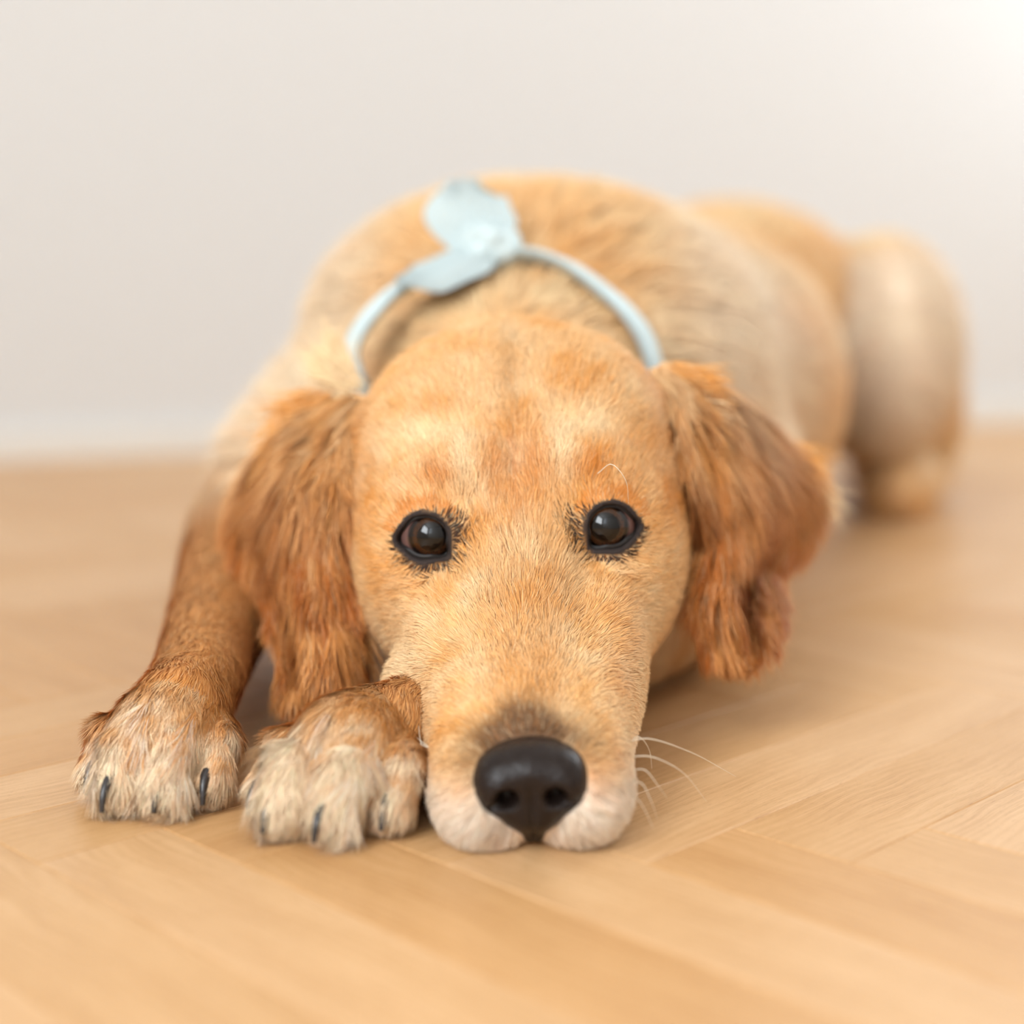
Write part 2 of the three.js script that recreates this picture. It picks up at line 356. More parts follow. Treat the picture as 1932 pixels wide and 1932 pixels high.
function headShape(X, Y, Z, carve = true) {
  const x = Math.abs(X);
  let d = sEll(x, Y, Z, 0, 0.100, 0.200, 0.066, 0.083, 0.085);                       // skull
  d = smin(d, sEll(x, Y, Z, 0.033, 0.118, 0.185, 0.038, 0.052, 0.060), 0.02);        // temples
  d = smin(d, sEll(x, Y, Z, 0.040, 0.078, 0.160, 0.033, 0.046, 0.055), 0.02);        // cheeks
  d = smin(d, sEll(x, Y, Z, 0.0270, 0.0480, 0.114, 0.0225, 0.0400, 0.045), 0.016);   // behind the lips
  d = smin(d, sEll(X, Y, Z, -0.0430, 0.0400, 0.0960, 0.0130, 0.0130, 0.0180), 0.010);  // lip pushed up by the paw
  d = smin(d, sEll(x, Y, Z, 0.031, 0.098, 0.128, 0.025, 0.030, 0.022), 0.014);       // eye region
  d = smin(d, sCap(x, Y, Z, 0, 0.030, 0.024, 0.0155, 0, 0.060, 0.092, 0.0215), 0.012); // bridge
  d = smin(d, sCap(x, Y, Z, 0, 0.062, 0.095, 0.0225, 0, 0.108, 0.138, 0.030), 0.014); // stop
  d = smin(d, sEll(x, Y, Z, 0.024, 0.119, 0.125, 0.0165, 0.012, 0.014), 0.014);      // brow
  d = smin(d, sEll(x, Y, Z, 0.0180, 0.0180, 0.0250, 0.0180, 0.0215, 0.027), 0.008);   // upper lip, front
  d = smin(d, sEll(x, Y, Z, 0.0220, 0.0300, 0.075, 0.0195, 0.0300, 0.048), 0.014);   // upper lip, back
  d = smin(d, sCap(x, Y, Z, 0, 0.010, 0.030, 0.009, 0, 0.022, 0.150, 0.030), 0.012); // jaw
  d = smin(d, sEll(x, Y, Z, 0, 0.0085, 0.0260, 0.0200, 0.0085, 0.0190), 0.010);      // chin
  d = smin(d, sEll(x, Y, Z, 0, 0.055, 0.200, 0.055, 0.055, 0.085), 0.02);            // throat
  // groove between the brows and along the forehead
  d += 0.0016 * Math.exp(-((x / 0.006) ** 2) - (((Y - 0.125) / 0.022) ** 2)) * (Z < 0.2 ? 1 : 0);
  // hollow under the inner corner of the eye
  d += 0.0040 * Math.exp(-(((x - 0.028) / 0.009) ** 2) - (((Y - 0.077) / 0.016) ** 2)) * (Z < 0.15 ? 1 : 0);
  // the nose sits in a hollow of its own
  if (Z < 0.04 && Y > 0.010) d = smax(d, -(noseSolid(x, Y, Z + 0.0025) + 0.0006), 0.0015);
  if (Z < 0.012) d = smax(d, -sEll(x, Y, Z, 0.0090, 0.0215, 0.002, 0.0080, 0.0055, 0.012), 0.002);
  if (carve) for (const e of EYES) {
    const [a, b, w] = eyeCoords(e, X, Y, Z), r = Math.hypot(a, b);
    if (Math.hypot(r, w) > 0.035) continue;
    d = smin(d, Math.hypot(a, b, w) - (EYE.R + 0.0012), 0.006);
    if (w > -0.004) d = smax(d, -(r - lidEdge(Math.atan2(b, a)) ), 0.0015);
  }
  return d;
}
const headField = (x, y, z) => { const [X, Y, Z] = toHead(x, y, z); return Math.max(headShape(X, Y, Z), 0.0004 - y); };

// trunk and limbs, in the place's own axes; D = -z
const LEG_A = [[-0.100, 0.110, 0.93, 0.055], [-0.150, 0.060, 0.84, 0.036], [-0.142, 0.042, 0.71, 0.0245], [-0.1345, 0.033, 0.615, 0.0185], [-0.1340, 0.030, 0.580, 0.0195]];
const LEG_B = [[0.118, 0.080, 0.93, 0.055], [0.085, 0.036, 0.760, 0.030], [0.022, 0.028, 0.655, 0.0225], [-0.030, 0.026, 0.597, 0.0195], [-0.046, 0.026, 0.567, 0.0190]];
function trunkShape(x, y, z) {
  const D = -z;
  let d = sCap(x, y, D, -0.006, 0.098, 0.700, 0.058, 0.008, 0.132, 0.87, 0.074);      // neck
  d = smin(d, sEll(x, y, D, 0.018, 0.130, 0.985, 0.150, 0.122, 0.160), 0.06);         // chest
  d = smin(d, sEll(x, y, D, 0.012, 0.185, 1.000, 0.130, 0.072, 0.120), 0.05);         // withers
  d = smin(d, sEll(x, y, D, 0.105, 0.130, 1.170, 0.145, 0.130, 0.200), 0.05);         // ribs
  d = smin(d, sEll(x, y, D, 0.205, 0.175, 1.430, 0.130, 0.108, 0.170), 0.05);         // rump
  d = smin(d, sEll(x, y, D, 0.338, 0.150, 1.375, 0.066, 0.100, 0.110), 0.020);         // near thigh
  d = smin(d, sEll(x, y, D, 0.085, 0.110, 1.480, 0.074, 0.105, 0.120), 0.03);         // far thigh
  d = smin(d, sEll(x, y, D, 0.392, 0.095, 1.480, 0.048, 0.090, 0.080), 0.025);         // back of the near hind leg
  d = smin(d, sCap(x, y, D, 0.392, 0.032, 1.46, 0.030, 0.352, 0.025, 1.335, 0.023), 0.02); // hind foot
  d = smin(d, sCap(x, y, D, 0.385, 0.036, 1.47, 0.036, 0.43, 0.03, 1.75, 0.02), 0.02);     // tail on the floor
  for (const L of [LEG_A, LEG_B]) { let l = 1; for (let k = 0; k < L.length - 1; k++) { const p = L[k], q = L[k + 1]; l = smin(l, sCap(x, y, D, p[0], p[1], p[2], p[3], q[0], q[1], q[2], q[3]), 0.002); } d = smin(d, l, 0.02); }
  return d;
}
const trunkField = (x, y, z) => Math.max(trunkShape(x, y, z), 0.0004 - y);
// a forepaw: toes fan out from a pad; f = way the paw points (x, D), toes [side, forward, radius]
function pawShape(c, ang, toes) {
  const cs = Math.cos(ang), sn = Math.sin(ang);
  return {
    c, cs, sn, toes,
    local(x, y, z) { const dx = x - c[0], dd = -z - c[2]; return [dx * cs + dd * sn, y, dx * sn - dd * cs]; },   // side, up, forward
    world(s, y, f) { return V(c[0] + s * cs + f * sn, y, -(c[2] + s * sn - f * cs)); },
    field(x, y, z) {
      const [s, Y, f] = this.local(x, y, z);
      let d = sEll(s, Y, f, 0, 0.0225, -0.004, 0.0215, 0.0170, 0.025);
      d = smin(d, sCap(s, Y, f, 0, 0.028, -0.038, 0.0150, 0, 0.028, -0.005, 0.0185), 0.01);
      for (const t of toes) {
        d = smin(d, sCap(s, Y, f, t[0] * 0.55, 0.024, -0.014, 0.0110, t[0], 0.0225, t[1] - 0.010, t[2]), 0.0025);
        d = smin(d, sCap(s, Y, f, t[0], 0.0225, t[1] - 0.010, t[2], t[0] * 1.03, 0.0125, t[1], t[2] * 0.92), 0.003);
      }
      return Math.max(d, 0.0004 - y);
    },
  };
}
const PAWS = [
  pawShape([-0.1365, 0, 0.567], -0.13, [[-0.0235, 0.006, 0.0078], [-0.0105, 0.0205, 0.0095], [0.0075, 0.0220, 0.0095], [0.0215, 0.010, 0.0080]]),
  pawShape([-0.0630, 0, 0.543], -0.36, [[-0.0255, 0.0085, 0.0082], [-0.0115, 0.0265, 0.0100], [0.0085, 0.0255, 0.0100], [0.0240, 0.0095, 0.0084]]),
];

/* fur colours: gold, pale, deep, white, dark */
const C = { gold: srgb(228, 163, 88), pale: srgb(243, 213, 167), deep: srgb(208, 122, 36), white: srgb(240, 228, 212), rust: srgb(190, 104, 34), dark: srgb(38, 26, 21), brown: srgb(120, 80, 52), cream: srgb(236, 206, 162) };
const bump2 = (x, y, cx, cy, rx, ry) => Math.exp(-(((x - cx) / rx) ** 2) - (((y - cy) / ry) ** 2));
function headColor(X, Y, Z) {
  const x = Math.abs(X), n = N3(X * 60, Y * 60, Z * 60), n2 = N3b(X * 160, Y * 160, Z * 160), n3 = N3b(X * 24, Y * 24, Z * 24);
  let c = mix3(C.gold, C.pale, clamp(0.34 + 0.20 * n + 0.12 * n2 + 0.30 * n3));
  c = mix3(c, C.deep, 0.22 * clamp(-0.1 - n3 - 0.4 * n) + 0.30 * sst(0.050, 0.066, x) * sst(0.08, 0.11, Y));
  if (Z < 0.2) {
    c = mix3(c, C.pale, 0.80 * clamp(bump2(x, Y, 0.0195, 0.126, 0.0050, 0.014) + bump2(x, Y, 0.034, 0.137, 0.014, 0.007)));       // light arcs over the brows
    c = mix3(c, C.deep, 0.72 * clamp(bump2(x, Y, 0.031, 0.1205, 0.0065, 0.0055) + 0.7 * bump2(x, Y, 0.045, 0.112, 0.0055, 0.005)));  // rust spots over the eyes
    c = mix3(c, C.deep, 0.60 * clamp(0.9 * bump2(x, Y, 0.0085, 0.123, 0.0060, 0.015) + 0.5 * bump2(x, Y, 0, 0.108, 0.008, 0.014)));        // between the brows
    c = mix3(c, C.rust, 0.55 * bump2(x, Y, 0, 0.122, 0.0022, 0.018));                                                            // midline
  }
  c = mix3(c, C.brown, 0.30 * bump2(x, Y, 0, 0.160, 0.004, 0.02));
  // cheeks below the eyes, lips and chin are light
  c = mix3(c, C.cream, 0.6 * sst(0.085, 0.05, Y) * sst(0.026, 0.045, x));
  c = mix3(c, C.white, 0.9 * sst(0.036, 0.014, Y) * sst(0.075, 0.045, Z) * sst(0.004, 0.02, x));
  c = mix3(c, C.white, 0.75 * sst(0.026, 0.012, Y) * sst(0.06, 0.03, Z));
  // bridge: tan, smoky just behind the nose
  c = mix3(c, srgb(214, 156, 98), 0.5 * sst(0.018, 0.008, x) * sst(0.095, 0.08, Y) * sst(0.04, 0.05, Y));
  const nd = Math.hypot(x * 0.62, Y - 0.042, (Z - 0.008) * 0.8);
  c = mix3(c, srgb(92, 62, 42), 0.9 * sst(0.022, 0.007, nd + 0.003 * n) * sst(0.024, 0.034, Y));
  return c;
}
function eyeNear(X, Y, Z) { let m = 1, who = null, ang = 0; for (const e of EYES) { const [a, b, w] = eyeCoords(e, X, Y, Z); if (w < -0.012) continue; const th = Math.atan2(b, a), d = Math.hypot(a, b) - lidEdge(th); if (d < m) { m = d; who = e; ang = th; } } return [m, who, ang]; }
function bodyColor(x, y, z) {
  const D = -z, n = N3(x * 12, y * 12, z * 12), n2 = N3b(x * 45, y * 45, z * 45);
  let c = mix3(C.gold, C.pale, clamp(0.55 + 0.40 * n + 0.18 * n2));
  // legs are redder down to the wrists
  let leg = 1;
  for (const L of [LEG_A, LEG_B]) for (let k = 1; k < L.length - 1; k++) leg = Math.min(leg, sCap(x, y, D, L[k][0], L[k][1], L[k][2], L[k][3], L[k + 1][0], L[k + 1][1], L[k + 1][2], L[k + 1][3]));
  c = mix3(c, srgb(214, 147, 78), 0.85 * sst(0.03, 0.0, leg) * (x < -0.09 ? sst(0.86, 0.74, D) : sst(0.70, 0.63, D)));
  c = mix3(c, srgb(238, 218, 190), 0.75 * sst(0.05, 0.10, Math.abs(x - 0.005)) * sst(0.74, 0.82, D) * sst(1.12, 0.95, D) * sst(0.06, 0.12, y));   // light sides of the neck and shoulders
  // thigh feathering and the shoulders are cream
  c = mix3(c, srgb(238, 220, 196), 0.85 * sst(1.25, 0.9, sEll(x, y, D, 0.335, 0.150, 1.30, 0.055, 0.085, 0.09) * 10 + 1));
  return c;
}
const pawColor = (P) => (x, y, z) => {
  const [s, Y, f] = P.local(x, y, z), n = N3(x * 90, y * 90, z * 90);
  let c = mix3(srgb(214, 147, 78), C.pale, clamp(0.05 + 0.25 * n + 0.3 * sst(-0.01, 0.01, f)));
  const tip = sst(0.008, 0.026, f * 0.9 + Math.abs(s) * 0.45 + 0.012 * n);
  return mix3(c, srgb(248, 224, 192), 0.9 * tip);
};

// the neckerchief's line round the neck
const BAND = [[720, 800, .80], [682, 730, .795], [662, 668, .795], [690, 608, .803], [740, 556, .815], [805, 520, .825], [870, 494, .832], [940, 482, .835], [1010, 484, .835], [1075, 506, .830], [1135, 548, .820], [1185, 592, .810], [1222, 645, .802], [1240, 720, .80], [1230, 800, .80]].map((q) => seen(...q));
const dog = new THREE.Group(); dog.name = 'dog'; scene.add(dog);
tag(dog, 'golden retriever lying on the parquet floor with its chin down', 'dog');
dog.position.set(0, 0, 0);

const headGeo = surfaceNet(headField, [-0.085, -0.004, -0.80, 0.095, 0.2, -0.490], 0.0016, (x, y, z) => { const h = toHead(x, y, z), [d] = eyeNear(...h); return mix3(headColor(...h), C.dark, sst(0.0042, 0.0022, d)); });
const trunkGeo = surfaceNet((x, y, z) => trunkField(x, y, z) + (z > -0.85 && y < 0.1 ? 0.0012 : 0), [-0.24, -0.008, -1.80, 0.50, 0.33, -0.53], 0.008, bodyColor);
const legGeo = surfaceNet((x, y, z) => Math.max(trunkField(x, y, z), y - 0.098, -0.84 - z), [-0.2, -0.003, -0.846, 0.16, 0.102, -0.53], 0.0033, bodyColor);
const pawGeos = PAWS.map((P) => surfaceNet((x, y, z) => P.field(x, y, z), [P.c[0] - 0.05, -0.003, -P.c[2] - 0.06, P.c[0] + 0.05, 0.06, -P.c[2] + 0.05], 0.0016, pawColor(P)));
const skin = std({ vertexColors: true, roughness: 0.8 });
part('body', mergeGeometries([headGeo, trunkGeo, legGeo, ...pawGeos]), skin, dog);

/* nose */
function noseField(X, Y, Zh) {
  const x = Math.abs(X), Z = Zh + 0.0025;
  let d = noseSolid(x, Y, Z);
  d = smax(d, -sEll(x, Y, Z, 0.0086, 0.0228, -0.002, 0.0040, 0.0036, 0.0085), 0.0025);    // nostril
  d = smax(d, -sCap(x, Y, Z, 0.0095, 0.0214, -0.001, 0.0017, 0.0140, 0.0200, 0.000, 0.0010), 0.002); // its slit
  d += 0.0010 * Math.exp(-((x / 0.0012) ** 2)) * sst(0.03, 0.02, Y);                       // furrow
  return d;
}
{
  const g = surfaceNet((x, y, z) => { const [X, Y, Z] = toHead(x, y, z); return noseField(X, Y, Z) + 0.00016 * N3(X * 900, Y * 900, Z * 900); }, [-0.018, -0.002, -0.535, 0.034, 0.052, -0.485], 0.0008);
  part('nose', g, phys({ color: new THREE.Color().setRGB(0.016, 0.010, 0.008), roughness: 0.32, specularIntensity: 0.5 }), dog, 'dark brown leathery nose');
}

/* eyes and lid rims */
const worldDir = (v) => V(...headDir(v.x, v.y, v.z));
for (const e of EYES) {
  const eye = new THREE.Group(); eye.name = 'eye'; dog.add(eye); eye.position.copy(fromHead(e.c.x, e.c.y, e.c.z));
  // gaze towards the lens
  const gaze = V(0, CAM_H, 0).sub(eye.position).normalize(); gaze.x += 0.02; gaze.y -= 0.03; gaze.normalize();
  const g = new THREE.SphereGeometry(EYE.R, 96, 72), p = g.attributes.position, col = new Float32Array(p.count * 3), q = new THREE.Quaternion().setFromUnitVectors(V(0, 1, 0), gaze), v = V(0, 0, 0);
  for (let i = 0; i < p.count; i++) {
    v.fromBufferAttribute(p, i); const a = Math.acos(clamp(v.y / EYE.R, -1, 1)), az = Math.atan2(v.z, v.x), lat = Math.sin(a) * EYE.R;
    const iris = 0.0086, pupil = 0.0054;
    if (lat < iris && a < 1.6) v.multiplyScalar(1 + 0.085 * (1 - (lat / iris) ** 2));                    // the cornea bulges
    const st = 0.5 + 0.5 * N3(Math.cos(az) * 9, Math.sin(az) * 9, lat * 700);
    let c = a > 1.6 || lat > iris ? mix3(srgb(36, 26, 24), srgb(140, 104, 96), sst(iris + 0.0008, iris + 0.002, lat) * 0.6) : mix3(srgb(70, 42, 22), srgb(40, 24, 13), st);
    c = mix3(c, srgb(6, 5, 5), lat < iris ? Math.max(sst(pupil + 0.0008, pupil, lat), sst(iris - 0.0012, iris, lat)) : 0);
    if (lat > iris && lat < iris + 0.0006) c = srgb(14, 10, 9);
    col.set(c, i * 3);
    v.applyQuaternion(q); p.setXYZ(i, v.x, v.y, v.z);
  }
  g.setAttribute('color', new THREE.BufferAttribute(col, 3)); g.computeVertexNormals();
  part('eyeball', g, phys({ vertexColors: true, roughness: 0.5, specularIntensity: 0, clearcoat: 1, clearcoatRoughness: 0.01 }), eye, 'dark brown glossy eye');
  // lid rim: a soft dark ring
  const f = worldDir(e.f), r = worldDir(e.r).multiplyScalar(e.side), u = worldDir(e.u), rows = [], M = 72, S = 10;
  for (let i = 0; i <= M; i++) {
    const a = i / M * Math.PI * 2, lr = lidEdge(a) + 0.0002, w = Math.sqrt(Math.max(1e-6, EYE.R ** 2 - lr * lr)) + 0.0004, row = [];
    const low = sst(0.2, -0.6, Math.sin(a)), thick = 0.00085 + 0.0008 * low;
    for (let k = 0; k <= S; k++) { const b = k / S * Math.PI * 2, rr = lr + thick * 1.35 * Math.cos(b), ww = w + thick * Math.sin(b) - Math.cos(b) * thick * 0.6; row.push(V(0, 0, 0).addScaledVector(r, rr * Math.cos(a)).addScaledVector(u, rr * Math.sin(a)).addScaledVector(f, ww)); }
    rows.push(row);
  }
  part('eyelid_rim', gridGeometry(rows), phys({ color: new THREE.Color().setRGB(0.014, 0.011, 0.010), roughness: 0.5, specularIntensity: 0.6, side: THREE.DoubleSide }), eye, 'black eyelid rim');
}

/* claws */
const clawMat = phys({ color: new THREE.Color().setRGB(0.03, 0.026, 0.026), roughness: 0.35, clearcoat: 0.3 });
PAWS.forEach((P, k) => {
  P.toes.forEach((t, i) => {
    const e = t[1] + t[2] * 0.9 - 0.0040 * (1 - [[0.5, 1, 0.1, 0.8], [1.3, 0.2, 0.9, 0.4]][k][i]), pts = [P.world(t[0] * 1.02, 0.0150, t[1] - 0.001), P.world(t[0] * 1.05, 0.0155, e + 0.0025), P.world(t[0] * 1.07, 0.0115, e + 0.0068), P.world(t[0] * 1.08, 0.0055, e + 0.0088)];
    part('claw', tubeThrough(pts, 0.0030, 0.0009, 10, 8), clawMat, dog, 'dark claw');
  });
});

/* ears: two hanging flaps, from rows of points root to tip */
function sheet(ctrl, nu, nv) {                      // Catmull-Rom over a grid of control points
  const rows = ctrl.map((r) => new THREE.CatmullRomCurve3(r, false, 'centripetal')), out = [];
  const cols = []; for (let i = 0; i <= nu; i++) cols.push(new THREE.CatmullRomCurve3(rows.map((c) => c.getPoint(i / nu)), false, 'centripetal'));
  for (let j = 0; j <= nv; j++) out.push(cols.map((c) => c.getPoint(j / nv)));
  return out;
}
const EAR_A = [   // the ear towards the paws
  [[700, 760, .705], [680, 750, .712], [655, 745, .722], [630, 750, .735]],
  [[668, 840, .680], [625, 828, .688], [578, 825, .702], [535, 840, .722]],
  [[655, 930, .664], [606, 922, .664], [540, 915, .690], [465, 930, .724]],
  [[668, 1030, .655], [620, 1035, .652], [545, 1035, .678], [455, 1025, .708]],
  [[680, 1120, .648], [632, 1140, .640], [565, 1140, .655], [505, 1125, .685]],
  [[682, 1215, .640], [645, 1230, .630], [582, 1235, .636], [535, 1220, .655]],
  [[672, 1300, .630], [648, 1312, .624], [598, 1314, .628], [556, 1298, .637]],
  [[640, 1338, .625], [628, 1346, .622], [610, 1348, .622], [592, 1338, .625]],
];
const EAR_B = [
  [[1225, 700, .705], [1262, 690, .715], [1310, 700, .730], [1350, 730, .745]],
  [[1262, 790, .678], [1310, 780, .685], [1380, 790, .710], [1450, 820, .745]],
  [[1283, 880, .665], [1340, 875, .672], [1430, 890, .705], [1530, 915, .750]],
  [[1300, 970, .660], [1355, 970, .668], [1430, 985, .700], [1520, 985, .745]],
  [[1298, 1050, .655], [1345, 1055, .655], [1405, 1062, .690], [1470, 1060, .722]],
  [[1296, 1118, .650], [1345, 1124, .646], [1402, 1134, .664], [1460, 1130, .692]],
  [[1322, 1188, .646], [1355, 1196, .642], [1400, 1202, .650], [1450, 1186, .668]],
  [[1363, 1240, .643], [1376, 1247, .641], [1394, 1248, .643], [1410, 1240, .648]],
];
const earGeos = [EAR_A, EAR_B].map((ctl, k) => {
  const s = sheet(ctl.map((r) => r.map((q) => seen(...q))), 36, 70), nv = s.length - 1, nu = s[0].length - 1;
  s.forEach((r, j) => r.forEach((p, i) => { const u = i / nu, v = j / nv; p.z += 0.0050 * Math.sin(u * 11 + v * 3.2 + k) * sst(0.1, 0.4, v) * sst(1.0, 0.6, v) + 0.003 * N3(u * 4, v * 5, k * 9); }));   // soft folds
  return s;
});
const earColor = (j, nv, i, nu, p) => { const n = N3(i / nu * 9 + p.z * 20, p.y * 14, 4), n2 = N3b(i / nu * 26, p.y * 25, 8); let c = mix3(srgb(178, 96, 34), srgb(224, 160, 94), clamp(0.36 + 0.45 * n + 0.22 * n2)); return mix3(c, mix3(C.gold, C.pale, clamp(0.3 + 0.4 * n)), 0.8 * sst(0.48, 0.05, j / nv)); };
const ears = earGeos.map((rows, k) => {
  // front and back faces with a rounded edge
  const nv = rows.length - 1, nu = rows[0].length - 1, g0 = gridGeometry(rows), N = g0.attributes.normal, back = [], front = [];
  rows.forEach((r, j) => { front.push([]); back.push([]); r.forEach((p, i) => { const n = V(0, 0, 0).fromBufferAttribute(N, j * (nu + 1) + i); if (n.z < 0) n.negate(); const e = Math.min(i / nu, 1 - i / nu) * 6, t = 0.0026 * Math.sqrt(clamp(e)) * Math.sqrt(clamp((1 - j / nv) * 10)); front[j].push(p.clone().addScaledVector(n, t)); back[j].push(p.clone().addScaledVector(n, -t)); }); });
  const loop = front.map((r, j) => [...r, ...back[j].slice().reverse(), r[0].clone()]);
  const g = gridGeometry(loop), P = g.attributes.position, col = new Float32Array(P.count * 3), w = loop[0].length;
  for (let q = 0; q < P.count; q++) col.set(earColor(Math.floor(q / w), nv, (q % w) <= nu ? q % w : 2 * nu + 1 - (q % w), nu, V(P.getX(q), P.getY(q), P.getZ(q))), q * 3);
  g.setAttribute('color', new THREE.BufferAttribute(col, 3)); g.deleteAttribute('uv');
  return part('ear', g, std({ vertexColors: true, roughness: 0.8, side: THREE.DoubleSide }), dog, 'rust coloured hanging ear');
});

{
  const furMat = phys({ vertexColors: true, roughness: 0.62, specularIntensity: 0.5, side: THREE.DoubleSide });
  const camP = [0, CAM_H, 0];
  const facing = (p, n) => { const x = -p[0], y = CAM_H - p[1], z = -p[2], l = Math.hypot(x, y, z); return (x * n[0] + y * n[1] + z * n[2]) / l; };
  const jitter = (c, R, amt = 1) => { const k = 1 + amt * 0.26 * (R() + R() - 1), w = R(); let o = w < 0.22 ? mix3(c, C.pale, 0.45 * R() * amt) : w > 0.82 ? mix3(c, C.deep, 0.35 * R() * amt) : c; return [clamp(o[0] * k, 0, .95), clamp(o[1] * k, 0, .93), clamp(o[2] * k, 0, .9)]; };
  const turnIn = (t, n, a) => { const c = Math.cos(a), s = Math.sin(a), bx = n[1] * t[2] - n[2] * t[1], by = n[2] * t[0] - n[0] * t[2], bz = n[0] * t[1] - n[1] * t[0]; return [t[0] * c + bx * s, t[1] * c + by * s, t[2] * c + bz * s]; };

  /* face */
  {
    const H = new Hairs(Math.round(230000 * FUR), 3);
    scatter(headGeo, Math.round(420000 * FUR), 11, (p, n, R) => {
      if (p[1] < 0.0015) return;
      const h = toHead(...p), [X, Y, Z] = h, x = Math.abs(X), fc = facing(p, n);
      if (fc < -0.35 && R() < 0.75) return;
      if (Z > 0.17 && R() < 0.45) return;
      if (trunkShape(...p) < -0.006 || noseField(X, Y, Z) < 0.0004) return;
      const [de, e, ea] = eyeNear(X, Y, Z);
      if (de < 0.0022) return;
      // flow: away from the nose, parting at the midline and round the eyes
      let fx = X * 1.0, fy = Y - 0.028, fz = Z + 0.005;
      const l = Math.hypot(fx, fy, fz); fx /= l; fy /= l; fz /= l;
      if (Y < 0.09 && x > 0.012) { const k = sst(0.09, 0.05, Y) * sst(0.012, 0.03, x); fy -= 0.55 * k; fx += Math.sign(X) * 0.3 * k; }      // cheeks fall
      if (Y > 0.12) { const k = sst(0.12, 0.16, Y); fx += Math.sign(X) * 0.25 * k * sst(0.01, 0.04, x); fz += 0.35 * k; }
      { const rr = sst(0.052, 0.062, x) * sst(0.11, 0.135, Y) * sst(0.14, 0.18, Z); fx += Math.sign(X) * 1.2 * rr; fy -= 0.9 * rr; }
      if (e && de < 0.02) {
        const k = sst(0.02, 0.004, de), ox = X - e.c.x, oy = Y - e.c.y, lo = Math.hypot(ox, oy) || 1;
        fx = mix(fx, ox / lo + 0.1 * e.side, 0.7 * k); fy = mix(fy, oy / lo, 0.7 * k); fz = mix(fz, 0.25, 0.5 * k);
      }
      if (Z < 0.04 && Y < 0.035) { fx += Math.sign(X) * 0.6; fy -= 0.7; }
      let t = tangent(headDir(fx, fy, fz), n); if (!t) return;
      t = turnIn(t, n, 0.45 * N3(X * 130, Y * 130, Z * 130) + 0.22 * (R() + R() - 1));
      let len = mix(0.0042, 0.0085, sst(0.02, 0.09, Z));
      len = mix(len, 0.012, sst(0.13, 0.17, Y)); len = mix(len, 0.017, sst(0.165, 0.21, Z)); len = mix(len, 0.0105, sst(0.05, 0.066, x) * sst(0.12, 0.15, Z) * 0.6);
      if (Z < 0.045 && Y < 0.022) len = mix(len, 0.0075, 0.7);
      if (de < 0.012) len *= mix(0.30, 1, sst(0.0015, 0.012, de));
      const ruffle = sst(0.055, 0.064, x) * sst(0.115, 0.135, Y) * sst(0.15, 0.18, Z); len = mix(len, 0.024, ruffle);   // long hair over the ear roots
      len *= 0.7 + 0.6 * R();
      let c = headColor(X, Y, Z);
      // single black hairs round the eyes, most at the corners towards the nose
      if (e) { const inner = Math.pow(Math.max(0, Math.cos(ea - Math.PI - 0.35)), 2), low = Math.max(0, -Math.sin(ea)), up = Math.max(0, Math.sin(ea)), reach = 0.0034 + 0.0130 * inner + 0.0036 * low - 0.0006 * up; if (up > 0.2 && de < 0.0065 && inner < 0.5) c = mix3(c, C.deep, 0.65);
        if (R() < 0.97 * sst(reach, 0.0014, de)) c = mix3(C.dark, C.brown, 0.5 * R() * R()); }
      if (x < 0.02 && Y > 0.05 && Y < 0.1 && Z < 0.12 && R() < 0.06) c = mix3(c, C.brown, 0.7);
      const lift = mix(0.34, 0.24, sst(0.05, 0.15, Z)) * (de < 0.01 ? 0.7 : 1);
      H.add(p, n, t, len, lift + 0.12 * R(), 0.02 + 0.22 * R(), mix(0.00028, 0.00042, R()) * (Z > 0.18 ? 1.25 : 1), jitter(c, R), 0.35 * (R() - 0.5));
    });
    part('face_fur', H.geometry(), furMat, dog, null, 'stuff');
  }
  /* trunk and upper legs */
  {
    const H = new Hairs(Math.round(190000 * FUR), 3);
    const bandPts = new THREE.CatmullRomCurve3(BAND).getPoints(60);
    for (const [geo, count, isLeg] of [[trunkGeo, 230000, false], [legGeo, 150000, true]]) scatter(geo, Math.round(count * FUR), isLeg ? 13 : 12, (p, n, R) => {
      if (p[1] < 0.004) return;
      const low = p[1] < 0.098 && p[2] > -0.84; if (isLeg ? !low || p[1] > 0.096 || p[2] < -0.838 : low) return;
      const D = -p[2], h = toHead(...p);
      if (D < 0.78 && headShape(h[0], h[1], h[2], false) < -0.004) return;
      for (const P of PAWS) if (P.field(...p) < -0.001) return;
      let nb = 1; if (D > 0.74 && D < 0.92) for (const q of bandPts) nb = Math.min(nb, Math.hypot(p[0] - q.x, p[1] - q.y, p[2] - q.z));
      const fc = facing(p, n); if (fc < -0.3 && R() < 0.8) return;
      if (D > 1.25 && R() < 0.35) return;
      let legD = 1, lt = null;
      for (const L of [LEG_A, LEG_B]) for (let k = 1; k < L.length - 1; k++) { const a = L[k], b = L[k + 1], d = sCap(p[0], p[1], D, ...a, ...b); if (d < legD) { legD = d; lt = [b[0] - a[0], b[1] - a[1], -(b[2] - a[2])]; } }
      const onLeg = sst(0.02, 0.004, legD);
      let f = [0.18 + 0.5 * n[0], -0.55, -0.75];
      if (lt) { const l = Math.hypot(...lt); f = [mix(f[0], lt[0] / l, onLeg), mix(f[1], lt[1] / l - 0.35, onLeg), mix(f[2], lt[2] / l, onLeg)]; }
      let t = tangent(f, n); if (!t) return;
      t = turnIn(t, n, 0.5 * N3(p[0] * 28, p[1] * 28, p[2] * 28) + 0.25 * N3b(p[0] * 90, p[1] * 90, p[2] * 90) + 0.2 * (R() - 0.5));
      const ruff = sst(0.70, 0.78, D) * sst(1.0, 0.88, D);
      const len = mix(mix(0.020, 0.027, ruff), 0.0095, onLeg) * (0.7 + 0.6 * R()) * mix(0.35, 1, sst(0.012, 0.035, nb));
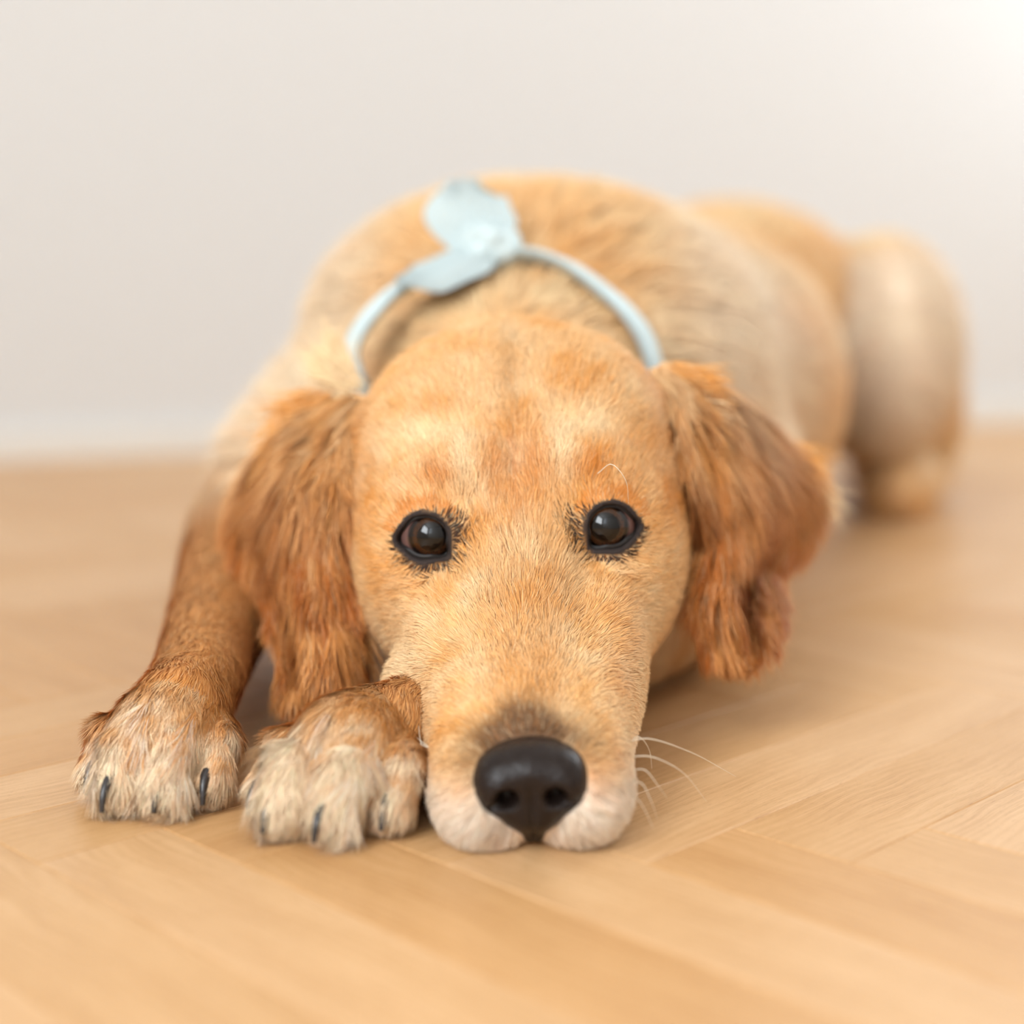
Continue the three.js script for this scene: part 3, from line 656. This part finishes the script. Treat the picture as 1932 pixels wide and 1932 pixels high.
      const c = bodyColor(...p);
      H.add(p, n, t, len, (mix(0.42, 0.12, onLeg) + 0.2 * R()) * mix(0.3, 1, sst(0.012, 0.03, nb)), mix(0.05, -0.1, onLeg) + 0.22 * R(), onLeg > 0.5 ? 0.00036 : 0.0009, jitter(c, R), 0.5 * (R() - 0.5));
    });
    part('body_fur', H.geometry(), furMat, dog, null, 'stuff');
  }
  /* paws */
  PAWS.forEach((P, k) => {
    const H = new Hairs(Math.round(60000 * FUR), 3);
    scatter(pawGeos[k], Math.round(80000 * FUR), 20 + k, (p, n, R) => {
      if (p[1] < 0.0012 || trunkShape(...p) < 0.0006) return;
      const [s, Y, f] = P.local(...p), fw = [P.sn, 0, P.cs];
      // which toe, and how near the gap between two
      let near = 9, gap = 9; for (const t of P.toes) { const d = Math.abs(s - t[0]); if (d < near) { gap = near; near = d; } else gap = Math.min(gap, d); }
      const toe = sst(-0.006, 0.012, f);
      let t = tangent([fw[0] + 0.2 * n[0] * toe, -0.75 - 0.5 * toe, fw[2] + 0.2 * n[2] * toe], n); if (!t) return;
      t = turnIn(t, n, 0.55 * N3(p[0] * 150, p[1] * 150, p[2] * 150) + 0.25 * (R() - 0.5));
      const cleft = sst(0.004, 0.0, gap - near) * toe; if (f < -0.034) return;
      let len = mix(0.0085, 0.0100, toe) * (0.65 + 0.7 * R()); if (cleft > 0.4) len *= 1.5;
      let c = pawColor(P)(...p); if (cleft > 0.5 && R() < 0.5) c = mix3(c, C.white, 0.7);
      H.add(p, n, t, len, (0.06 + 0.14 * toe) + 0.18 * R(), -0.12 + 0.22 * R(), mix(0.00022, 0.00038, R()), jitter(c, R, 1.25), 0.5 * (R() - 0.5));
    });
    part('paw_fur', H.geometry(), furMat, dog, null, 'stuff');
  });
  /* ears: long wavy hair that falls along the flap, and a fringe */
  ears.forEach((ear, k) => {
    const rows = earGeos[k], nv = rows.length - 1, nu = rows[0].length - 1, H = new Hairs(Math.round(30000 * FUR), 4), R = rng(60 + k), a = V(0, 0, 0), b = V(0, 0, 0);
    const N = gridGeometry(rows).attributes.normal, total = Math.round(30000 * FUR);
    for (let q = 0; q < total; q++) {
      const fringe = R() < 0.16, edge = R() < 0.6 ? 1 : 0;
      const i = fringe ? (edge ? nu * (1 - 0.06 * R()) : nu * 0.05 * R()) : nu * (0.02 + 0.96 * R()), j = nv * (fringe ? 0.05 + 0.93 * R() : Math.pow(R(), 0.9) * 0.97), i0 = Math.min(nu - 1, Math.floor(i)), j0 = Math.min(nv - 1, Math.floor(j)), u = i - i0, v = j - j0;
      const p = rows[j0][i0].clone().multiplyScalar((1 - u) * (1 - v)).addScaledVector(rows[j0][i0 + 1], u * (1 - v)).addScaledVector(rows[j0 + 1][i0], (1 - u) * v).addScaledVector(rows[j0 + 1][i0 + 1], u * v);
      const n = V(0, 0, 0).fromBufferAttribute(N, j0 * (nu + 1) + i0); if (n.z < 0) n.negate();
      const back = !fringe && R() < 0.18; if (back) n.negate();
      a.subVectors(rows[j0 + 1][i0], rows[j0][i0]).normalize(); b.subVectors(rows[j0][i0 + 1], rows[j0][i0]).normalize();
      const f = a.clone().addScaledVector(b, (fringe ? (edge ? 0.5 : -0.35) : 0.35 * (i / nu - 0.5)) * (1 - 0.6 * j / nv)); f.y -= 0.15;
      let t = tangent([f.x, f.y, f.z], [n.x, n.y, n.z]); if (!t) continue;
      t = turnIn(t, [n.x, n.y, n.z], 0.30 * N3(p.x * 45, p.y * 25, p.z * 45) + 0.10 * N3b(p.x * 150, p.y * 40, p.z * 150) + 0.15 * (R() - 0.5));
      p.addScaledVector(n, 0.0022);
      const len = mix(0.028, 0.020, j / nv) * (0.6 + 0.7 * R()) * (fringe ? 0.85 : 1) * (j / nv > 0.85 ? 0.55 : 1);
      const nn = N3(p.x * 70, p.y * 40, p.z * 70); let c = earColor(j, nv, i, nu, p);
      H.add([p.x, p.y, p.z], [n.x, n.y, n.z], t, len, (fringe ? 0.1 : 0.22) + 0.2 * R(), -0.05 + 0.25 * R(), 0.00048, jitter(c, R), 0.6 * (R() - 0.5) + 0.3 * nn);
    }
    part('ear_fur', H.geometry(), furMat, ear, null, 'stuff');
  });
  /* loose tufts at the ear edges and roots */
  {
    const H = new Hairs(2600, 5), R = rng(77);
    const tufts = [ // centre, spread, flow, length, colour, count
      [[1535, 915, .748], 0.008, [0.55, -0.75, 0.1], 0.022, C.pale, 60], [[1500, 860, .742], 0.010, [0.7, -0.5, 0.1], 0.018, C.gold, 100],
      [[655, 730, .715], 0.010, [-0.6, 0.45, 0.2], 0.022, C.pale, 220], [[640, 700, .74], 0.010, [-0.4, 0.9, 0.1], 0.022, C.pale, 160], [[600, 770, .715], 0.012, [-0.8, -0.3, 0.3], 0.024, C.gold, 300], [[560, 830, .705], 0.012, [-0.7, -0.6, 0.3], 0.022, C.gold, 240],
      [[1285, 720, .70], 0.010, [0.8, -0.4, 0.3], 0.022, C.gold, 260], [[1290, 760, .685], 0.008, [0.75, -0.6, 0.3], 0.020, C.pale, 220], [[640, 860, .675], 0.008, [-0.7, -0.7, 0.2], 0.020, C.pale, 220],
    ];
    for (const [q, sp, f, len, c, cnt] of tufts) for (let i = 0; i < cnt; i++) {
      const p = seen(...q), n = [0.25 * (R() - 0.5), 0.25, 0.95]; const l = Math.hypot(...n); n[0] /= l; n[1] /= l; n[2] /= l;
      let t = tangent(f, n); t = turnIn(t, n, 0.7 * (R() + R() - 1));
      H.add([p.x + sp * (R() + R() - 1), p.y + sp * (R() + R() - 1), p.z + 0.006 * (R() - 0.2)], n, t, len * (0.5 + 0.7 * R()), 0.25 * R(), -0.3 * R(), 0.0005, jitter(c, R), 0.8 * (R() - 0.5));
    }
    part('loose_hair', H.geometry(), furMat, dog, null, 'stuff');
  }
  /* whiskers */
  {
    const wm = std({ color: new THREE.Color().setRGB(0.78, 0.66, 0.5), roughness: 0.5 });
    const list = [
      [[1185, 1400, .535], [1215, 1393, .535], [1300, 1418, .545], [1388, 1465, .56]], [[1190, 1428, .53], [1225, 1427, .53], [1285, 1455, .535], [1333, 1512, .545]],
      [[1188, 1455, .525], [1215, 1452, .525], [1240, 1480, .525], [1258, 1505, .53]], [[1188, 1475, .52], [1210, 1478, .52], [1228, 1510, .52], [1240, 1545, .525]], [[1186, 1400, .54], [1205, 1390, .545], [1225, 1415, .55], [1230, 1450, .55]],
      [[1190, 1500, .52], [1205, 1510, .515], [1220, 1535, .515], [1232, 1562, .515]], [[812, 1412, .535], [785, 1390, .545], [765, 1365, .555], [750, 1338, .565]], [[812, 1412, .535], [780, 1400, .54], [735, 1395, .545], [685, 1388, .55]],
      [[810, 1440, .53], [800, 1420, .535], [793, 1395, .54], [790, 1370, .545]], [[808, 1490, .525], [795, 1480, .52], [788, 1455, .52], [792, 1435, .52]],
      [[1128, 893, .600], [1155, 876, .592], [1180, 905, .592], [1186, 950, .598]],
    ];
    list.forEach((w) => part('whisker', tubeThrough(w.map((q) => seen(...q)), 0.00024, 0.00007, 16, 4), wm, dog));
  }

}

/* ───────────── pale blue neckerchief ───────────── */
{
  const cloth = (() => {
    const n = 256, d = new Uint8Array(n * n * 4);
    for (let j = 0; j < n; j++) for (let i = 0; i < n; i++) { const h = 0.5 + 0.25 * Math.sin(i / n * Math.PI * 64) * (((j >> 2) & 1) ? 1 : -1) + 0.2 * N3(i * .2, j * .2, 3); d.set([h * 255, h * 255, h * 255, 255], (j * n + i) * 4); }
    const t = new THREE.DataTexture(d, n, n); t.magFilter = THREE.LinearFilter; t.wrapS = t.wrapT = THREE.RepeatWrapping; t.repeat.set(6, 3); t.needsUpdate = true;
    return phys({ color: new THREE.Color().setRGB(0.74, 0.875, 0.885), roughness: 0.85, bumpMap: t, bumpScale: 0.0003, side: THREE.DoubleSide, sheen: 0.3, sheenColor: new THREE.Color(0.8, 0.95, 0.95) });
  })();
  const k = new THREE.Group(); k.name = 'neckerchief'; scene.add(k);
  tag(k, 'pale blue cotton neckerchief knotted round the neck of the dog', 'neckerchief');
  // band: a soft rolled strip round the neck
  const path = BAND;
  const c = new THREE.CatmullRomCurve3(path), rows = [], S = 80, K = 14;
  for (let i = 0; i <= S; i++) {
    const p = c.getPoint(i / S), t = c.getTangent(i / S), out = p.clone().sub(at(-0.004, 0.11, 0.82)); out.addScaledVector(t, -out.dot(t)).normalize();
    const side = new THREE.Vector3().crossVectors(t, out).normalize(), row = [], wob = 1 + 0.25 * N3(i * 0.12, 2, 5), hw = 0.0125 * wob, ht = 0.0042;
    for (let q = 0; q <= K; q++) { const a = q / K * Math.PI * 2, fold = 1 + 0.10 * Math.sin(3 * a + i * 0.15); row.push(p.clone().addScaledVector(side, Math.cos(a) * hw * fold).addScaledVector(out, Math.sin(a) * ht * fold)); }
    rows.push(row);
  }
  part('band', gridGeometry(rows), cloth, k);
  // knot: a small twisted bundle
  const kc = seen(925, 470, .832), knot = new THREE.SphereGeometry(0.0145, 40, 28), P = knot.attributes.position;
  for (let i = 0; i < P.count; i++) { const x = P.getX(i), y = P.getY(i), z = P.getZ(i), s = 1 + 0.12 * Math.sin(Math.atan2(y, x) * 3 + z * 260) + 0.08 * N3(x * 90, y * 90, z * 90); P.setXYZ(i, x * 1.15 * s, y * 0.95 * s, z * 0.8 * s); }
  knot.computeVertexNormals(); knot.translate(kc.x, kc.y, kc.z); part('knot', knot, cloth, k);
  // two tails, cupped leaf shapes
  const tail = (spine, widths, up) => {
    const sc = new THREE.CatmullRomCurve3(spine.map((q) => seen(...q))), rows = [], S2 = 30, K2 = 16;
    for (let i = 0; i <= S2; i++) {
      const s = i / S2, p = sc.getPoint(s), t = sc.getTangent(s), wi = widths.length - 1, q = s * wi, a = Math.min(wi - 1, Math.floor(q)), hw = mix(widths[a], widths[a + 1], sst(0, 1, q - a));
      const side = new THREE.Vector3().crossVectors(t, up).normalize(), n = new THREE.Vector3().crossVectors(side, t), row = [];
      for (let m = 0; m <= K2; m++) { const v = m / K2 * 2 - 1; row.push(p.clone().addScaledVector(side, v * hw).addScaledVector(n, -0.22 * hw * v * v + 0.0015 * Math.sin(v * 7 + i * 0.25) * s)); }
      rows.push(row);
    }
    const g = gridGeometry(rows), b = g.clone(), N = g.attributes.normal, Q = b.attributes.position;
    for (let i = 0; i < Q.count; i++) Q.setXYZ(i, Q.getX(i) - N.getX(i) * 0.001, Q.getY(i) - N.getY(i) * 0.001, Q.getZ(i) - N.getZ(i) * 0.001);
    part('tail', mergeGeometries([g, b]), cloth, k, 'loose end of the neckerchief');
  };
  tail([[935, 475, .830], [908, 430, .838], [882, 385, .842], [874, 340, .846]], [0.009, 0.0215, 0.0245, 0.008], V(0.25, 0.15, 1).normalize());
  tail([[935, 472, .828], [880, 487, .818], [815, 512, .808], [752, 533, .800]], [0.008, 0.016, 0.0155, 0.004], V(-0.1, 0.9, 0.65).normalize());
}

renderer.render(scene, camera);
